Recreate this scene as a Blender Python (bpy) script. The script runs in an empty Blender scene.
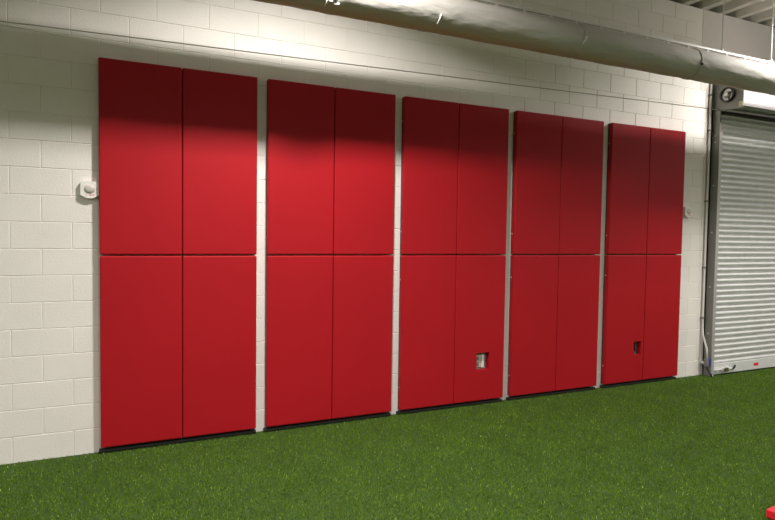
import bpy, bmesh, math, random
import numpy as np
from mathutils import Vector, Matrix
random.seed(7); rng = np.random.default_rng(7)
S = bpy.context.scene; C = S.collection; PI = math.pi

# ------------------------------------------------------------------ materials
def lin(c): return tuple((v/12.92 if v <= .04045 else ((v+.055)/1.055)**2.4) for v in c)
def mat(name, rgb, rough=.6, metal=0., spec=.5, bump=None, vary=None, stretch=(1,1,1)):
    m = bpy.data.materials.new(name); m.use_nodes = True; nt = m.node_tree; N = nt.nodes; L = nt.links
    b = N['Principled BSDF']; b.inputs['Base Color'].default_value = (*lin(rgb), 1)
    b.inputs['Roughness'].default_value = rough; b.inputs['Metallic'].default_value = metal
    b.inputs['Specular IOR Level'].default_value = spec
    tc = N.new('ShaderNodeNewGeometry'); mp = N.new('ShaderNodeMapping'); mp.inputs['Scale'].default_value = stretch
    L.new(tc.outputs['Position'], mp.inputs['Vector'])
    if bump:
        n = N.new('ShaderNodeTexNoise'); n.inputs['Scale'].default_value = bump[0]; n.inputs['Detail'].default_value = bump[3] if len(bump) > 3 else 4
        L.new(mp.outputs[0], n.inputs['Vector'])
        u = N.new('ShaderNodeBump'); u.inputs['Strength'].default_value = bump[1]; u.inputs['Distance'].default_value = bump[2]
        L.new(n.outputs['Fac'], u.inputs['Height']); L.new(u.outputs[0], b.inputs['Normal'])
    if vary:   # (scale, amount)
        n = N.new('ShaderNodeTexNoise'); n.inputs['Scale'].default_value = vary[0]; n.inputs['Detail'].default_value = 3
        L.new(mp.outputs[0], n.inputs['Vector'])
        r = N.new('ShaderNodeMapRange'); r.inputs['From Min'].default_value = .3; r.inputs['From Max'].default_value = .7
        r.inputs['To Min'].default_value = 1-vary[1]; r.inputs['To Max'].default_value = 1+vary[1]
        L.new(n.outputs['Fac'], r.inputs['Value'])
        x = N.new('ShaderNodeVectorMath'); x.operation = 'SCALE'; x.inputs[0].default_value = lin(rgb)
        L.new(r.outputs[0], x.inputs['Scale']); L.new(x.outputs[0], b.inputs['Base Color'])
    return m

M = dict(
    block=mat('painted_block', (.92,.895,.865), .62, bump=(70,.5,.004,6), vary=(2.2,.03)),
    lintel=mat('painted_concrete', (.85,.825,.80), .6, bump=(25,.3,.003), vary=(1.5,.03)),
    joint=mat('joint_sealant', (.77,.75,.75), .7),
    farwall=mat('far_wall_paint', (.62,.60,.58), .7, vary=(1.,.04)),
    deck=mat('ceiling_deck_paint', (.83,.81,.78), .5, vary=(3,.05)),
    dark=mat('flute_shade_dark', (.12,.11,.10), .9),
    vinyl=mat('red_vinyl', (.66,.085,.12), .52, spec=.2, bump=(320,.12,.001,2), vary=(1.2,.04)),
    board=mat('backing_board', (.24,.20,.19), .8),
    rubber=mat('black_rubber', (.09,.09,.09), .55),
    alu=mat('grey_aluminium', (.50,.50,.49), .45, .6),
    fabric=mat('duct_fabric', (.74,.72,.69), .75, bump=(5,.55,.03,5), vary=(2.5,.05), stretch=(.7,2.2,2.2)),
    white=mat('white_enamel', (.90,.88,.86), .4),
    plastic=mat('white_plastic', (.93,.91,.88), .35),
    lens=mat('strobe_lens', (.80,.78,.75), .15),
    redink=mat('red_print', (.85,.20,.18), .5),
    steel=mat('galvanised_steel', (.90,.895,.89), .36, .2, vary=(9,.05)),
    strip=mat('bright_guide_metal', (.74,.73,.72), .5, .4),
    darksteel=mat('grey_painted_steel', (.52,.515,.50), .45, .2, vary=(4,.08)),
    black=mat('black_metal', (.05,.05,.05), .4),
    hood=mat('hood_sheet', (.70,.68,.68), .45, .1),
    blue=mat('blue_plastic', (.22,.25,.62), .4),
    cable=mat('steel_cable', (.72,.70,.68), .35, .5),
    foamred=mat('red_foam', (.86,.12,.18), .35, bump=(60,.2,.002)),
    beige=mat('beige_outlet', (.78,.76,.68), .4),
    sticker=mat('label_paper', (.82,.80,.70), .5),
    inset=mat('dull_interior', (.30,.29,.27), .5, .3),
)
# ------------------------------------------------------------------ mesh helpers
def obj(name, bm, m, parent=None, smooth=False):
    me = bpy.data.meshes.new(name); bm.normal_update(); bm.to_mesh(me); bm.free()
    me.materials.append(M[m] if isinstance(m, str) else m)
    if smooth:
        for p in me.polygons: p.use_smooth = True
    o = bpy.data.objects.new(name, me); C.objects.link(o)
    if parent: o.parent = parent
    return o
def tag(o, label, cat, group=None, kind=None):
    o['label'] = label; o['category'] = cat
    if group: o['group'] = group
    if kind: o['kind'] = kind
    return o
def thing(name, label, cat, loc=(0,0,0), group=None):
    o = bpy.data.objects.new(name, None); o.empty_display_size = .05; C.objects.link(o); o.location = loc
    return tag(o, label, cat, group)
def struct(name, bm, m, smooth=False):
    o = obj(name, bm, m, None, smooth); o['kind'] = 'structure'; return o
def box(bm, a, b, bev=0, seg=2):
    r = bmesh.ops.create_cube(bm, size=1)
    vs = r['verts']
    for v in vs:
        v.co = Vector([(a[i]+b[i])/2 + v.co[i]*abs(b[i]-a[i]) for i in range(3)])
    if bev:
        es = {e for v in vs for e in v.link_edges}
        bmesh.ops.bevel(bm, geom=list(es), offset=bev, segments=seg, profile=.5, affect='EDGES')
    return bm
def bx(a, b, bev=0, seg=2): return box(bmesh.new(), a, b, bev, seg)
def tube(bm, pts, r, n=10, cap=True):
    pts = [Vector(p) for p in pts]; rings = []
    rs = r if isinstance(r, (list, tuple)) else [r]*len(pts)
    for i, p in enumerate(pts):
        d = (pts[min(i+1, len(pts)-1)] - pts[max(i-1, 0)]).normalized()
        h = Vector((0,0,1)) if abs(d.z) < .9 else Vector((0,1,0))
        a = d.cross(h).normalized(); b = a.cross(d)
        rings.append([bm.verts.new(p + rs[i]*(math.cos(2*PI*k/n)*a + math.sin(2*PI*k/n)*b)) for k in range(n)])
    for i in range(len(rings)-1):
        for k in range(n):
            bm.faces.new((rings[i][k], rings[i][(k+1)%n], rings[i+1][(k+1)%n], rings[i+1][k]))
    if cap: bm.faces.new(rings[0][::-1]); bm.faces.new(rings[-1])
    bmesh.ops.recalc_face_normals(bm, faces=bm.faces[:])
    return bm
def tb(pts, r, n=10, cap=True): return tube(bmesh.new(), pts, r, n, cap)
def extrude_profile(prof, x0, x1, closed=False, axis='x'):
    """prof: list of 2D points; axis x -> (y,z) profile swept in x; axis y -> (x,z) swept in y"""
    bm = bmesh.new()
    f = (lambda t, p: (t, p[0], p[1])) if axis == 'x' else (lambda t, p: (p[0], t, p[1]))
    A = [bm.verts.new(f(x0, p)) for p in prof]; B = [bm.verts.new(f(x1, p)) for p in prof]
    n = len(prof)
    for i in range(n if closed else n-1):
        bm.faces.new((A[i], A[(i+1)%n], B[(i+1)%n], B[i]))
    if closed: bm.faces.new(A[::-1]); bm.faces.new(B); bmesh.ops.recalc_face_normals(bm, faces=bm.faces[:])
    return bm

# ------------------------------------------------------------------ setting
ZF = -.005            # turf backing level; blade tips reach about 0
ZC = 4.65            # underside of roof deck = top of the block wall
X0, X1, YB = -7.0, 12.5, -13.0
JX, JZ = -.072, -.0114   # phase of the block pattern
BW, BH, J, JD = .4064, .2032, .0055, .0045

bm = bmesh.new()
def block(x0, x1, z0, z1):
    xs = (x0, x0+J, x1-J, x1); zs = (z0, z0+J*.8, z1-J*.8, z1)
    o = [bm.verts.new((x, JD, z)) for x, z in ((x0,z0),(x1,z0),(x1,z1),(x0,z1))]
    i = [bm.verts.new((x, 0, z)) for x, z in ((xs[1],zs[1]),(xs[2],zs[1]),(xs[2],zs[2]),(xs[1],zs[2]))]
    bm.faces.new(i)
    for k in range(4): bm.faces.new((o[k], o[(k+1)%4], i[(k+1)%4], i[k]))
for r in range(0, 24):
    z0 = max(JZ + r*BH, ZF-.03) if r else ZF-.03; z1 = min(JZ+(r+1)*BH, ZC)
    if z0 >= ZC: break
    end = 6.88 if r < 18 else 6.62
    off = JX if r % 2 else JX - BW/2
    k = math.floor((X0-off)/BW)
    while True:
        a, b = off+k*BW, off+(k+1)*BW; k += 1
        if a >= end-.02: break
        if b <= X0: continue
        block(max(a, X0), min(b, end), z0, z1)
for v in bm.verts: v.co.y = min(v.co.y, JD)
box(bm, (X0, JD+.0005, ZF-.03), (6.87, .2, ZC-.001))
struct('wall_back', bm, 'block')
bm = bx((6.73, 0, 3.646), (X1, .2, ZC)); box(bm, (6.882, .0, ZF-.03), (X1, .2, 3.645))
struct('wall_lintel', bm, 'lintel')
struct('trim_1', bx((6.62, .006, 3.646), (6.73, .2, ZC), 0), 'joint')
struct('flute_shade_sheet', bx((X0, .2, ZF), (X1, .22, ZC+.12)), 'dark')  # added sheet behind the wall; dark colour stands for shade in deck flutes
struct('floor', bx((X0, YB, ZF-.1), (X1, .2, ZF)), mat('turf_backing', (.17,.27,.02), .9, bump=(200,.5,.01), vary=(60,.3)))
struct('wall_left', bx((X0-.1, YB, ZF-.1), (X0, .2, ZC+.12)), 'farwall')
struct('wall_right', bx((X1, YB, ZF-.1), (X1+.1, .2, ZC+.12)), 'farwall')
struct('wall_front', bx((X0, YB-.1, ZF-.1), (X1, YB, ZC+.12)), 'farwall')
# steel roof deck, flutes running away from the wall
prof = []; P = .333; x = 6.738 - P*42
while x < X1+.4:
    prof += [(x-.045, ZC+.001), (x+.045, ZC+.001), (x+.075, ZC+.085), (x+P-.075, ZC+.085)]; x += P
bm = extrude_profile(prof, .2, YB, axis='y')
struct('ceiling', bm, 'deck')

# ------------------------------------------------------------------ turf pile (uncountable)
def turf():
    n = 650000
    xs = rng.uniform(-2.2, 9.6, n); t = rng.random(n); ys = -4.0*t**.9 - .004
    cl = np.sin(xs*37+np.sin(ys*29)*2)*np.sin(ys*41+np.sin(xs*23)*2)
    h = .012 + .006*rng.random(n) + .0015*cl
    a = rng.uniform(0, 2*PI, n); w = rng.uniform(.0012, .0024, n); l = rng.uniform(.0, 1.0, n)*h
    la = rng.uniform(0, 2*PI, n)
    keep = ys < -.03
    ll = np.where(keep, l, 0)
    v = np.empty((n, 3, 3), np.float32)
    v[:,0] = np.stack([xs-np.cos(a)*w, ys-np.sin(a)*w, np.full(n, ZF)], 1)
    v[:,1] = np.stack([xs+np.cos(a)*w, ys+np.sin(a)*w, np.full(n, ZF)], 1)
    v[:,2] = np.stack([xs+np.cos(la)*ll, ys+np.sin(la)*ll, ZF+h], 1)
    v[:,:,1] = np.minimum(v[:,:,1], -.001)
    me = bpy.data.meshes.new('artificial_turf')
    me.vertices.add(n*3); me.vertices.foreach_set('co', v.ravel())
    me.loops.add(n*3); me.loops.foreach_set('vertex_index', np.arange(n*3, dtype=np.int32))
    me.polygons.add(n); me.polygons.foreach_set('loop_start', np.arange(0, n*3, 3, dtype=np.int32))
    me.update(calc_edges=True)
    m = bpy.data.materials.new('turf_blade'); m.use_nodes = True; nt = m.node_tree; N = nt.nodes; L = nt.links
    b = N['Principled BSDF']; b.inputs['Roughness'].default_value = .5; b.inputs['Specular IOR Level'].default_value = .15
    g = N.new('ShaderNodeNewGeometry')
    cr = N.new('ShaderNodeValToRGB'); L.new(g.outputs['Random Per Island'], cr.inputs[0])
    e = cr.color_ramp.elements; e[0].color = (*lin((.28,.40,.03)), 1); e[1].position = .9; e[1].color = (*lin((.37,.49,.05)), 1)
    x = cr.color_ramp.elements.new(1.0); x.color = (*lin((.66,.73,.34)), 1)
    nz = N.new('ShaderNodeTexNoise'); nz.inputs['Scale'].default_value = 3.5; nz.inputs['Detail'].default_value = 5; L.new(g.outputs['Position'], nz.inputs['Vector'])
    mr = N.new('ShaderNodeMapRange'); mr.inputs[1].default_value = .3; mr.inputs[2].default_value = .7; mr.inputs[3].default_value = .82; mr.inputs[4].default_value = 1.2
    L.new(nz.outputs['Fac'], mr.inputs[0])
    s = N.new('ShaderNodeVectorMath'); s.operation = 'SCALE'; L.new(cr.outputs[0], s.inputs[0]); L.new(mr.outputs[0], s.inputs['Scale']); L.new(s.outputs[0], b.inputs['Base Color'])
    me.materials.append(m)
    o = bpy.data.objects.new('artificial_turf', me); C.objects.link(o)
    tag(o, 'short green artificial turf pile covering the whole floor', 'turf', kind='stuff')
turf()

# ------------------------------------------------------------------ padded wall panels
PW, ZB, PH = .61, .0466, 3.041
HALF = PH/2
YF = -.07                       # front face of the pads
GX = [-.086, 1.220, 2.530, 3.846, 5.186]
SEC = ['leftmost four-pad section', 'second four-pad section from left', 'middle four-pad section',
       'fourth four-pad section from left', 'rightmost four-pad section near the roller door']
def pad_mesh(w, h, hole=None):
    bm = bx((0, YF, 0), (w, -.016, h), .011, 3)
    if not hole:
        return bm
    me = bpy.data.meshes.new('t'); bm.to_mesh(me); bm.free(); o = bpy.data.objects.new('t', me); C.objects.link(o)
    cb = bx((hole[0], -.2, hole[2]), (hole[1], .1, hole[3])); cm = bpy.data.meshes.new('c'); cb.to_mesh(cm); cb.free()
    c = bpy.data.objects.new('c', cm); C.objects.link(c)
    md = o.modifiers.new('b', 'BOOLEAN'); md.object = c; md.operation = 'DIFFERENCE'; md.solver = 'EXACT'
    dg = bpy.context.evaluated_depsgraph_get(); dg.update()
    res = bpy.data.meshes.new_from_object(o.evaluated_get(dg))
    bm = bmesh.new(); bm.from_mesh(res)
    for d in (o, c): bpy.data.objects.remove(d)
    return bm
def board_mesh(w, h, hole=None):
    if not hole: return bx((.004, -.016, .004), (w-.004, -.001, h-.004))
    b = bmesh.new()
    box(b, (.004, -.016, .004), (hole[0], -.001, h-.004)); box(b, (hole[1], -.016, .004), (w-.004, -.001, h-.004))
    box(b, (hole[0], -.016, .004), (hole[1], -.001, hole[2])); box(b, (hole[0], -.016, hole[3]), (hole[1], -.001, h-.004))
    return b
G = .004
HOLES = {(2, 1, 0): (.262, .418, .322, .502), (4, 0, 0): (.447, .560, .318, .478)}
proto = None
for s in range(5):
    for c in range(2):
        for r in range(2):
            x = GX[s] + c*(PW) + G/2; w = PW - G
            z = ZB + r*(HALF+.004); h = HALF - .006
            hole = HOLES.get((s, c, r))
            side = 'left' if c == 0 else 'right'
            lab = '%s %s red vinyl pad of the %s' % ('upper' if r else 'lower', side, SEC[s])
            if hole: lab = lab.replace(' vinyl', '') + ', with a cutout'
            if proto is None or hole:
                t = thing('wall_pad', lab, 'wall pad', (x, 0, z), 'red padded wall panels')
                cv = obj('vinyl_cover', pad_mesh(w, h, hole), 'vinyl', t)
                bd = obj('backing_board', board_mesh(w, h, hole), 'board', t)
                if proto is None: proto = (t, cv, bd)
            else:
                t = proto[0].copy(); C.objects.link(t); t.location = (x, 0, z); t['label'] = lab
                for q in proto[1:]:
                    k = q.copy(); C.objects.link(k); k.parent = t
            if c == 0 and s >= 2:
                for zz in (.22, 1.28):
                    obj('screw', tb([(-.0025, -.03, zz), (.006, -.03, zz)], .006, 8), 'white', t)
for s in range(5):
    b = bmesh.new(); box(b, (GX[s]-.012, -.045, ZF), (GX[s]+2*PW+.004, -.001, .026), .003, 1)
    t = thing('base_strip', 'black rubber base strip at the turf under the %s' % SEC[s], 'base strip', (0, 0, 0), 'black base strips under the pads')
    obj('rubber_strip', b, 'rubber', t)
    obj('metal_lip', bx((GX[s]-.004, -.052, .014), (GX[s]+2*PW, -.0455, .018)), 'inset', t)

# ------------------------------------------------------------------ outlets behind the cutouts
t = thing('wall_outlet', 'beige and steel electrical outlet inside the larger cutout of the middle section', 'outlet', (3.475, 0, .452))
obj('cover_plate', bx((-.072, -.008, -.072), (.072, -.001, .072), .003, 1), 'alu', t)
obj('flip_cover', bx((-.060, -.022, -.065), (.015, -.009, .068), .004, 1), 'beige', t)
b = bmesh.new(); box(b, (-.045, -.027, .01), (-.012, -.0225, .05), .002, 1); box(b, (-.045, -.027, -.05), (-.012, -.0225, -.01), .002, 1)
obj('receptacle', b, 'darksteel', t)
obj('box_edge', bx((.018, -.03, -.07), (.05, -.009, .07), .003, 1), 'white', t)
t = thing('wall_outlet', 'grey outlet inside the narrow cutout of the rightmost section', 'outlet', (5.69, 0, .45))
obj('cover_plate', bx((-.05, -.008, -.078), (.05, -.001, .078), .003, 1), 'alu', t)
obj('receptacle', bx((.0, -.018, -.05), (.03, -.009, .05), .003, 1), 'black', t)

# ------------------------------------------------------------------ wall-mounted alarm units
def alarm(label, loc):
    t = thing('alarm_unit', label, 'alarm', loc, 'white alarm units on the wall')
    w, h, d = .064, .066, .038
    pr = [(-w+.006, h), (w-.006, h), (w, h-.006), (w, -h*.62)]
    for k in range(1, 12): a = k/12; pr.append((w*(1-2*a), -h*.62 - h*.38*math.sin(PI*a)))
    pr += [(-w, -h*.62), (-w, h-.006)]
    b = bmesh.new(); A = [b.verts.new((x, -d, z)) for x, z in pr]; B = [b.verts.new((x*1.0, -.001, z)) for x, z in pr]
    n = len(pr); b.faces.new(A)
    for k in range(n): b.faces.new((A[k], B[k], B[(k+1)%n], A[(k+1)%n]))
    b.faces.new(B[::-1]); bmesh.ops.recalc_face_normals(b, faces=b.faces[:])
    obj('housing', b, 'plastic', t)
    b = bmesh.new(); bmesh.ops.create_uvsphere(b, u_segments=24, v_segments=12, radius=1)
    for v in b.verts: v.co = Vector((v.co.x*.040, -d + v.co.y*.014, .008+v.co.z*.034))
    obj('strobe_lens', b, 'lens', t, True)
    b = bmesh.new()
    for x in (-.026, -.005, .002, .013, .026): box(b, (x, -d-.0015, -.043), (x+.004, -d, -.035+.002*(x > 0)))
    obj('printed_mark', b, 'redink', t)
    return t
alarm('white alarm unit with round lens on the block wall left of the pads', (-.150, 0, 2.071))
alarm('white alarm unit on the block wall between the pads and roller door', (6.545, 0, 2.100))

# ------------------------------------------------------------------ roller door
YC = -.085
t = thing('roller_door', 'grey slatted steel roller shutter door in the wall right of the pads', 'door', (6.95, 0, ZF))
DX0, DX1 = 7.0, 10.2
def L_(bm_): 
    for v in bm_.verts: v.co -= Vector((6.95, 0, ZF))
    return bm_
pr = []; pz = .0708; z = 3.105 - 42*pz
while z < 3.62:
    # convex slat with a hooked groove below it
    for f, d in ((0.0, .004), (.10, .004), (.14, -.006), (.28, -.013), (.5, -.019), (.66, -.017), (.76, -.010), (.79, .014), (.98, .014)):
        if z+f*pz > .13: pr.append((YC+d, z+f*pz))
    z += pz
b = extrude_profile(pr, DX0, DX1)
for v in list(b.verts): pass
bmesh.ops.reverse_faces(b, faces=b.faces[:])
cur = obj('slat_curtain', L_(b), 'steel', t)
b = bx((DX0, YC-.018, .012), (DX1, YC+.01, .15), .004, 1); bb = obj('bottom_bar', L_(b), 'steel', t)
obj('weather_seal', L_(bx((DX0, YC-.022, ZF), (DX1, YC+.012, .0115))), 'rubber', bb)
obj('red_sticker', L_(bx((7.83, YC-.0195, .062), (7.93, YC-.0185, .10))), 'redink', bb)
# slide lock
b = bmesh.new()
tube(b, [(7.03, YC-.034, .075), (7.36, YC-.034, .072)], .010, 8)
for x in (7.06, 7.16, 7.27): box(b, (x, YC-.046, .05), (x+.022, YC-.0185, .10), .003, 1)
lk = obj('slide_lock', L_(b), 'steel', bb)
b = bx((7.19, YC-.065, .045), (7.26, YC-.047, .095), .006, 2); obj('padlock', L_(b), mat('brass_green', (.42,.42,.22), .4, .5), lk)
obj('lock_handle', L_(tb([(7.37, YC-.03, .055), (7.40, YC-.045, .085), (7.43, YC-.03, .105)], .011, 8)), 'black', lk)
def guide(xa, xs):   # xa = outer x, xs = direction to the opening
    b = bmesh.new(); box(b, (min(xa, xa+xs*.006), -.12, ZF), (max(xa, xa+xs*.006), -.001, 3.42))
    box(b, (min(xa-xs*.0, xa+xs*.05), -.02, ZF), (max(xa, xa+xs*.05), -.001, 3.42))
    g = obj('guide_rail', L_(b), 'darksteel', t)
    b = bmesh.new(); box(b, (min(xa-xs*.003, xa+xs*.045), -.127, ZF), (max(xa-xs*.003, xa+xs*.045), -.121, 3.23))
    box(b, (min(xa+xs*.041, xa+xs*.045), -.121, ZF), (max(xa+xs*.041, xa+xs*.045), -.105, 3.23))
    obj('guide_face', L_(b), 'strip', g)
    for z in (.55, 1.15, 1.85, 2.45, 3.0, 3.08):
        obj('bolt', L_(tb([(xa-xs*.009, -.065, z), (xa, -.065, z)], .009, 6)), 'steel', g)
guide(6.95, 1); guide(10.25, -1)
for xa, xs in ((6.95, 1), (10.244, -1)):
    b = bx((xa, -.41, 3.365), (xa+.006, -.001, 3.87)); 
    for v in b.verts:
        if v.co.z < 3.5 and v.co.y > -.2: v.co.z += .045
    pl = obj('end_plate', L_(b), 'darksteel', t)
    if xs == 1:
        c = Vector((6.95, -.215, 3.565))
        def ring(r0, r1, d0, n=28):
            b = bmesh.new(); rr = []
            for r_, d_ in ((r0, 0), (r0, d0), (r1, d0), (r1, 0)):
                rr.append([b.verts.new(c + Vector((-d_, r_*math.cos(2*PI*k/n), r_*math.sin(2*PI*k/n)))) for k in range(n)])
            for i in range(3):
                for k in range(n): b.faces.new((rr[i][k], rr[i][(k+1)%n], rr[i+1][(k+1)%n], rr[i+1][k]))
            bmesh.ops.recalc_face_normals(b, faces=b.faces[:]); return b
        hb = obj('shaft_flange', L_(ring(.074, .092, .035)), 'black', pl)
        obj('bearing_ring', L_(ring(.045, .073, .012)), 'steel', hb)
        obj('shaft', L_(tb([c, c+Vector((-.05, 0, 0))], .024, 12)), 'steel', hb)
        b = bmesh.new()
        for a in (.5, 2.6, 4.3):
            d = Vector((0, math.cos(a), math.sin(a))); tube(b, [c+Vector((-.018, 0, 0))+d*.03, c+Vector((-.018, 0, 0))+d*.07], .008, 6)
        obj('key_bar', L_(b), 'black', hb)
        obj('rating_label', L_(bx((6.9475, -.405, 3.385), (6.9495, -.355, 3.455))), 'sticker', pl)
pr = [(-.405, 3.40), (-.412, 3.43), (-.412, 3.66)]
for k in range(1, 9):
    a = k/8*PI/2; pr.append((-.412+.2*(1-math.cos(a)), 3.66+.2*math.sin(a)))
pr += [(-.002, 3.86), (-.002, 3.85)] + [(y+.008, z-.004) for y, z in reversed(pr[1:11])] + [(-.398, 3.40)]
hd = obj('hood', L_(extrude_profile(pr, 6.957, 10.243, True)), 'hood', t)
obj('barrel', L_(tb([(6.957, -.2, 3.62), (10.243, -.2, 3.62)], .13, 24)), 'inset', t)
obj('head_angle', L_(bx((7.0, -.14, 3.345), (10.2, -.105, 3.385))), 'inset', t)

# conduit and photo-eye beside the door
pts = [(6.893, -.022, 3.95), (6.893, -.022, 2.5), (6.893, -.022, .68), (6.900, -.03, .52), (6.905, -.085, .36), (6.905, -.10, .22)]
t = thing('electrical_conduit', 'thin white conduit running down the wall edge left of the roller door', 'conduit', (6.893, 0, 0))
def off(bm_, o):
    for v in bm_.verts: v.co -= Vector(o)
    return bm_
o0 = (6.893, 0, 0)
obj('pipe', off(tb(pts, .012, 8), o0), 'white', t, True)
for z in (3.6, 3.15, 2.25, 1.4, .75):
    obj('strap', off(bx((6.870, -.037, z-.011), (6.912, -.001, z+.011), .002, 1), o0), 'darksteel', t)
t = thing('door_sensor', 'small grey and blue safety sensor with black cable at the foot of the door guide', 'sensor', (6.92, 0, 0))
o0 = (6.92, 0, 0)
obj('sensor_body', off(bx((6.885, -.115, .13), (6.920, -.06, .215), .005), o0), 'darksteel', t)
obj('blue_cap', off(bx((6.9205, -.12, .135), (6.9485, -.065, .225), .006), o0), 'blue', t)
obj('cable', off(tb([(6.90, -.10, .13), (6.895, -.115, .08), (6.92, -.125, .05), (6.93, -.14, .03), (6.935, -.14, ZF)], .011, 8), o0), 'black', t, True)
obj('bracket', off(bx((6.905, -.06, .15), (6.925, -.002, .18)), o0), 'steel', t)

# ------------------------------------------------------------------ fabric duct on its rail
DY, DZ, DR = -.82, 3.587, .153
joints = [-6.7, -5.2, -3.7, -2.1, -.55, 1.46, 2.40, 3.90, 5.46, 7.0, 8.7, 10.3]
b = bmesh.new(); n = 40; rings = []
x = X0+.05; xs = []
while x < X1-.05: xs.append(x); x += .035
def rad(x):
    d = min(abs(x-j) for j in joints)
    return DR*(1 - .022*math.exp(-(d/.035)**2)) + .0015*math.sin(x*9)
for x in xs:
    ring_ = []
    for k in range(n):
        a = 2*PI*k/n
        r = rad(x) + .0018*math.sin(5*a+x*6)*math.sin(x*11+a*2)
        dj = min(abs(x-j) for j in joints)
        r += .004*math.exp(-(dj/.16)**2)*math.sin(11*a+math.sin(x*30)*1.5)
        ring_.append(b.verts.new((x, DY+r*math.cos(a), DZ+r*math.sin(a)*(1.0 if math.sin(a) < 0 else .985))))
    rings.append(ring_)
for i in range(len(rings)-1):
    for k in range(n): b.faces.new((rings[i][k], rings[i+1][k], rings[i+1][(k+1)%n], rings[i][(k+1)%n]))
b.faces.new(rings[0]); b.faces.new(rings[-1][::-1]); bmesh.ops.recalc_face_normals(b, faces=b.faces[:])
t = thing('fabric_duct', 'long round grey-white fabric air duct hanging below the ceiling along the wall', 'duct', (2.5, DY, DZ))
o0 = (2.5, DY, DZ)
obj('duct_tube', off(b, o0), 'fabric', t, True)
obj('top_seam', off(bx((X0+.1, DY-.004, DZ+DR-.004), (X1-.1, DY+.004, DZ+DR+.014)), o0), 'fabric', t)
obj('side_seam', off(tb([(X0+.1, DY-.0965, DZ+.1155), (X1-.1, DY-.0965, DZ+.1155)], .0025, 6), o0), 'fabric', t)
def circ(x, r, n=40): return [(x, DY+r*math.cos(2*PI*k/n), DZ+r*math.sin(2*PI*k/n)) for k in range(n+1)]
for j in joints:
    if j in (2.40,): continue
    obj('zip_band', off(tb(circ(j, DR*.985), .004 if j != 5.46 else .007, 6, False), o0), 'fabric', t, True)
for j, a, l in ((2.40, 3.70, .05), (3.90, 3.40, .03), (1.46, 3.85, .05), (5.46, 3.40, .02)):
    p = Vector((j, DY+(DR+.008)*math.cos(a), DZ+(DR+.008)*math.sin(a)))
    if j == 5.46: obj('zip_tab', off(bx((j-.012, p.y-.012, p.z-.012), (j+.012, p.y+.012, p.z+.012), .004), o0), 'black', t)
    else: obj('zip_tab', off(tb([p+Vector((.012, 0, .03)), p+Vector((0, -.006, 0)), p+Vector((-.02, .012, -l))], [.010, .006, .004], 8), o0), 'white', t, True)
# gathered knot of cloth at the left joint
b = bmesh.new()
for a, dx, rr in ((3.80, -.09, .030), (3.9, .0, .022), (4.0, .05, .022), (3.75, .03, .018)):
    p = Vector((1.48+dx, DY+(DR+.002)*math.cos(a), DZ+(DR+.002)*math.sin(a)))
    bmesh.ops.create_icosphere(b, subdivisions=2, radius=rr, matrix=Matrix.Translation(p) @ Matrix.Diagonal((1.5, .6, .8, 1)))
obj('gathered_cloth', off(b, o0), 'fabric', t, True)
x = 3.03 - .3*20
while x < 9.5:
    obj('hanging_clip', off(bx((x-.014, DY-.012, DZ+DR-.006), (x+.014, DY+.012, DZ+DR+.0255), .003, 1), o0), 'plastic', t)
    x += .3
RZ = DZ+DR+.040
t = thing('suspension_rail', 'thin white metal rail above the fabric duct', 'rail', (2.5, DY, RZ))
obj('track', off(bx((X0+.1, DY-.012, RZ-.014), (X1-.1, DY+.012, RZ+.012), .003, 1), (2.5, DY, RZ)), 'white', t)
for x, lb in ((.62, 'thin hanger rod holding the duct rail above the leftmost pads, out of frame'), (3.29, 'thin hanger rod holding the duct rail above the fourth pad section'),
              (5.965, 'thin hanger rod from ceiling to duct rail left of the roller door'), (6.80, 'thin hanger rod from ceiling to duct rail above the roller door')):
    if x == .62: continue
    t = thing('hanger_rod', lb, 'rod', (x, DY, RZ), 'duct hanger rods')
    obj('threaded_rod', tb([(0, 0, .02), (0, 0, ZC-RZ+.08)], .0065, 8), 'white', t)
    obj('rod_nut', bx((-.013, -.013, .013), (.013, .013, .035), .003, 1), 'white', t)

# ------------------------------------------------------------------ tensioned cable
o = obj('steel_cable', tb([(-.95, -.012, 3.262), (7.6, -.535, 3.282), (X1-.01, -.84, 3.294)], .0042, 8), 'cable')
tag(o, 'thin taut steel cable stretched across the wall above the red pads', 'cable')
t = thing('eye_bolt', 'steel eye bolt anchoring the taut cable to the block wall', 'bolt', (-.95, 0, 3.262))
b = tb([(0, 0, 0), (0, -.006, 0)], .014, 8); obj('anchor', b, 'steel', t)

# ------------------------------------------------------------------ red foam block at the corner
b = bx((0, -.30, 0), (.40, 0, .052), .006, 2)
o = obj('foam_block', b, 'foamred'); tag(o, 'red foam block lying on the turf at the bottom right corner', 'foam block')
o.location = (3.762, -2.821, ZF+.012); o.rotation_euler = (0, 0, math.radians(7))

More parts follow.
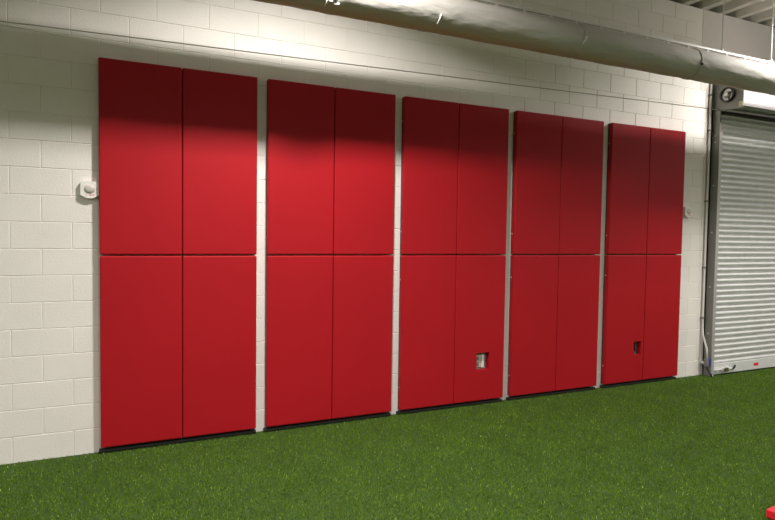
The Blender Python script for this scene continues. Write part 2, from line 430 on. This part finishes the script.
# ------------------------------------------------------------------ camera
f, yaw, pitch, roll, cx, cy, cz = 576.363, .4306, -.0415, .0140, .0813, -5.0588, 1.7467
F = Vector((math.sin(yaw)*math.cos(pitch), math.cos(yaw)*math.cos(pitch), math.sin(pitch)))
r = Vector((math.cos(yaw), -math.sin(yaw), 0)); u = r.cross(F)
R2 = math.cos(roll)*r + math.sin(roll)*u; U2 = -math.sin(roll)*r + math.cos(roll)*u
cam = bpy.data.cameras.new('camera'); co = bpy.data.objects.new('camera', cam); C.objects.link(co)
mw = Matrix((R2, U2, -F)).transposed().to_4x4(); mw.translation = (cx, cy, cz); co.matrix_world = mw
cam.sensor_fit = 'HORIZONTAL'; cam.sensor_width = 36; cam.lens = f/775*36; cam.clip_start = .05
S.camera = co

# ------------------------------------------------------------------ lights: high-bay lamps under the roof deck, plus added unseen fill
def lamp(x, y, z, e, up=.15, sx=.30, sy=.32, spread=150, col=(1, .965, .935)):
    l = bpy.data.lights.new('ceiling_lamp', 'AREA'); l.shape = 'RECTANGLE'; l.size = sx; l.size_y = sy; l.energy = e; l.color = col; l.spread = math.radians(spread)
    o = bpy.data.objects.new('ceiling_lamp', l); C.objects.link(o); o.location = (x, y, z)
    l = bpy.data.lights.new('lamp_glow', 'POINT'); l.energy = e*up; l.shadow_soft_size = .15; l.color = col
    o = bpy.data.objects.new('lamp_glow', l); C.objects.link(o); o.location = (x, y, z+.03)
lamp(1.35, -1.76, 4.40, 142, .06, sx=.25, sy=.22, spread=147)
lamp(7.2, -1.42, 4.40, 95, .08, sx=.3, sy=.25, spread=160)
lamp(10.4, -3.4, 4.15, 50, .8, spread=165)  # unseen fixture added to brighten the lintel, deck, hood and curtain
lamp(-5.2, -1.76, 4.40, 150, .05, spread=147)
for x in (-3.2, 1.2, 5.4, 9.4):  # unseen rows added as room fill, spread shaped to favour the lower wall
    lamp(x, -5.6, 4.4, 108, .12, spread=150)
    lamp(x, -10.0, 4.4, 60, .25, spread=160)
w = bpy.data.worlds.new('world'); S.world = w; w.use_nodes = True
w.node_tree.nodes['Background'].inputs[0].default_value = (.5, .5, .5, 1); w.node_tree.nodes['Background'].inputs[1].default_value = .02
S.view_settings.view_transform = 'Standard'; S.view_settings.look = 'None'; S.view_settings.exposure = 0.1; S.view_settings.gamma = 1
S.view_settings.use_curve_mapping = False
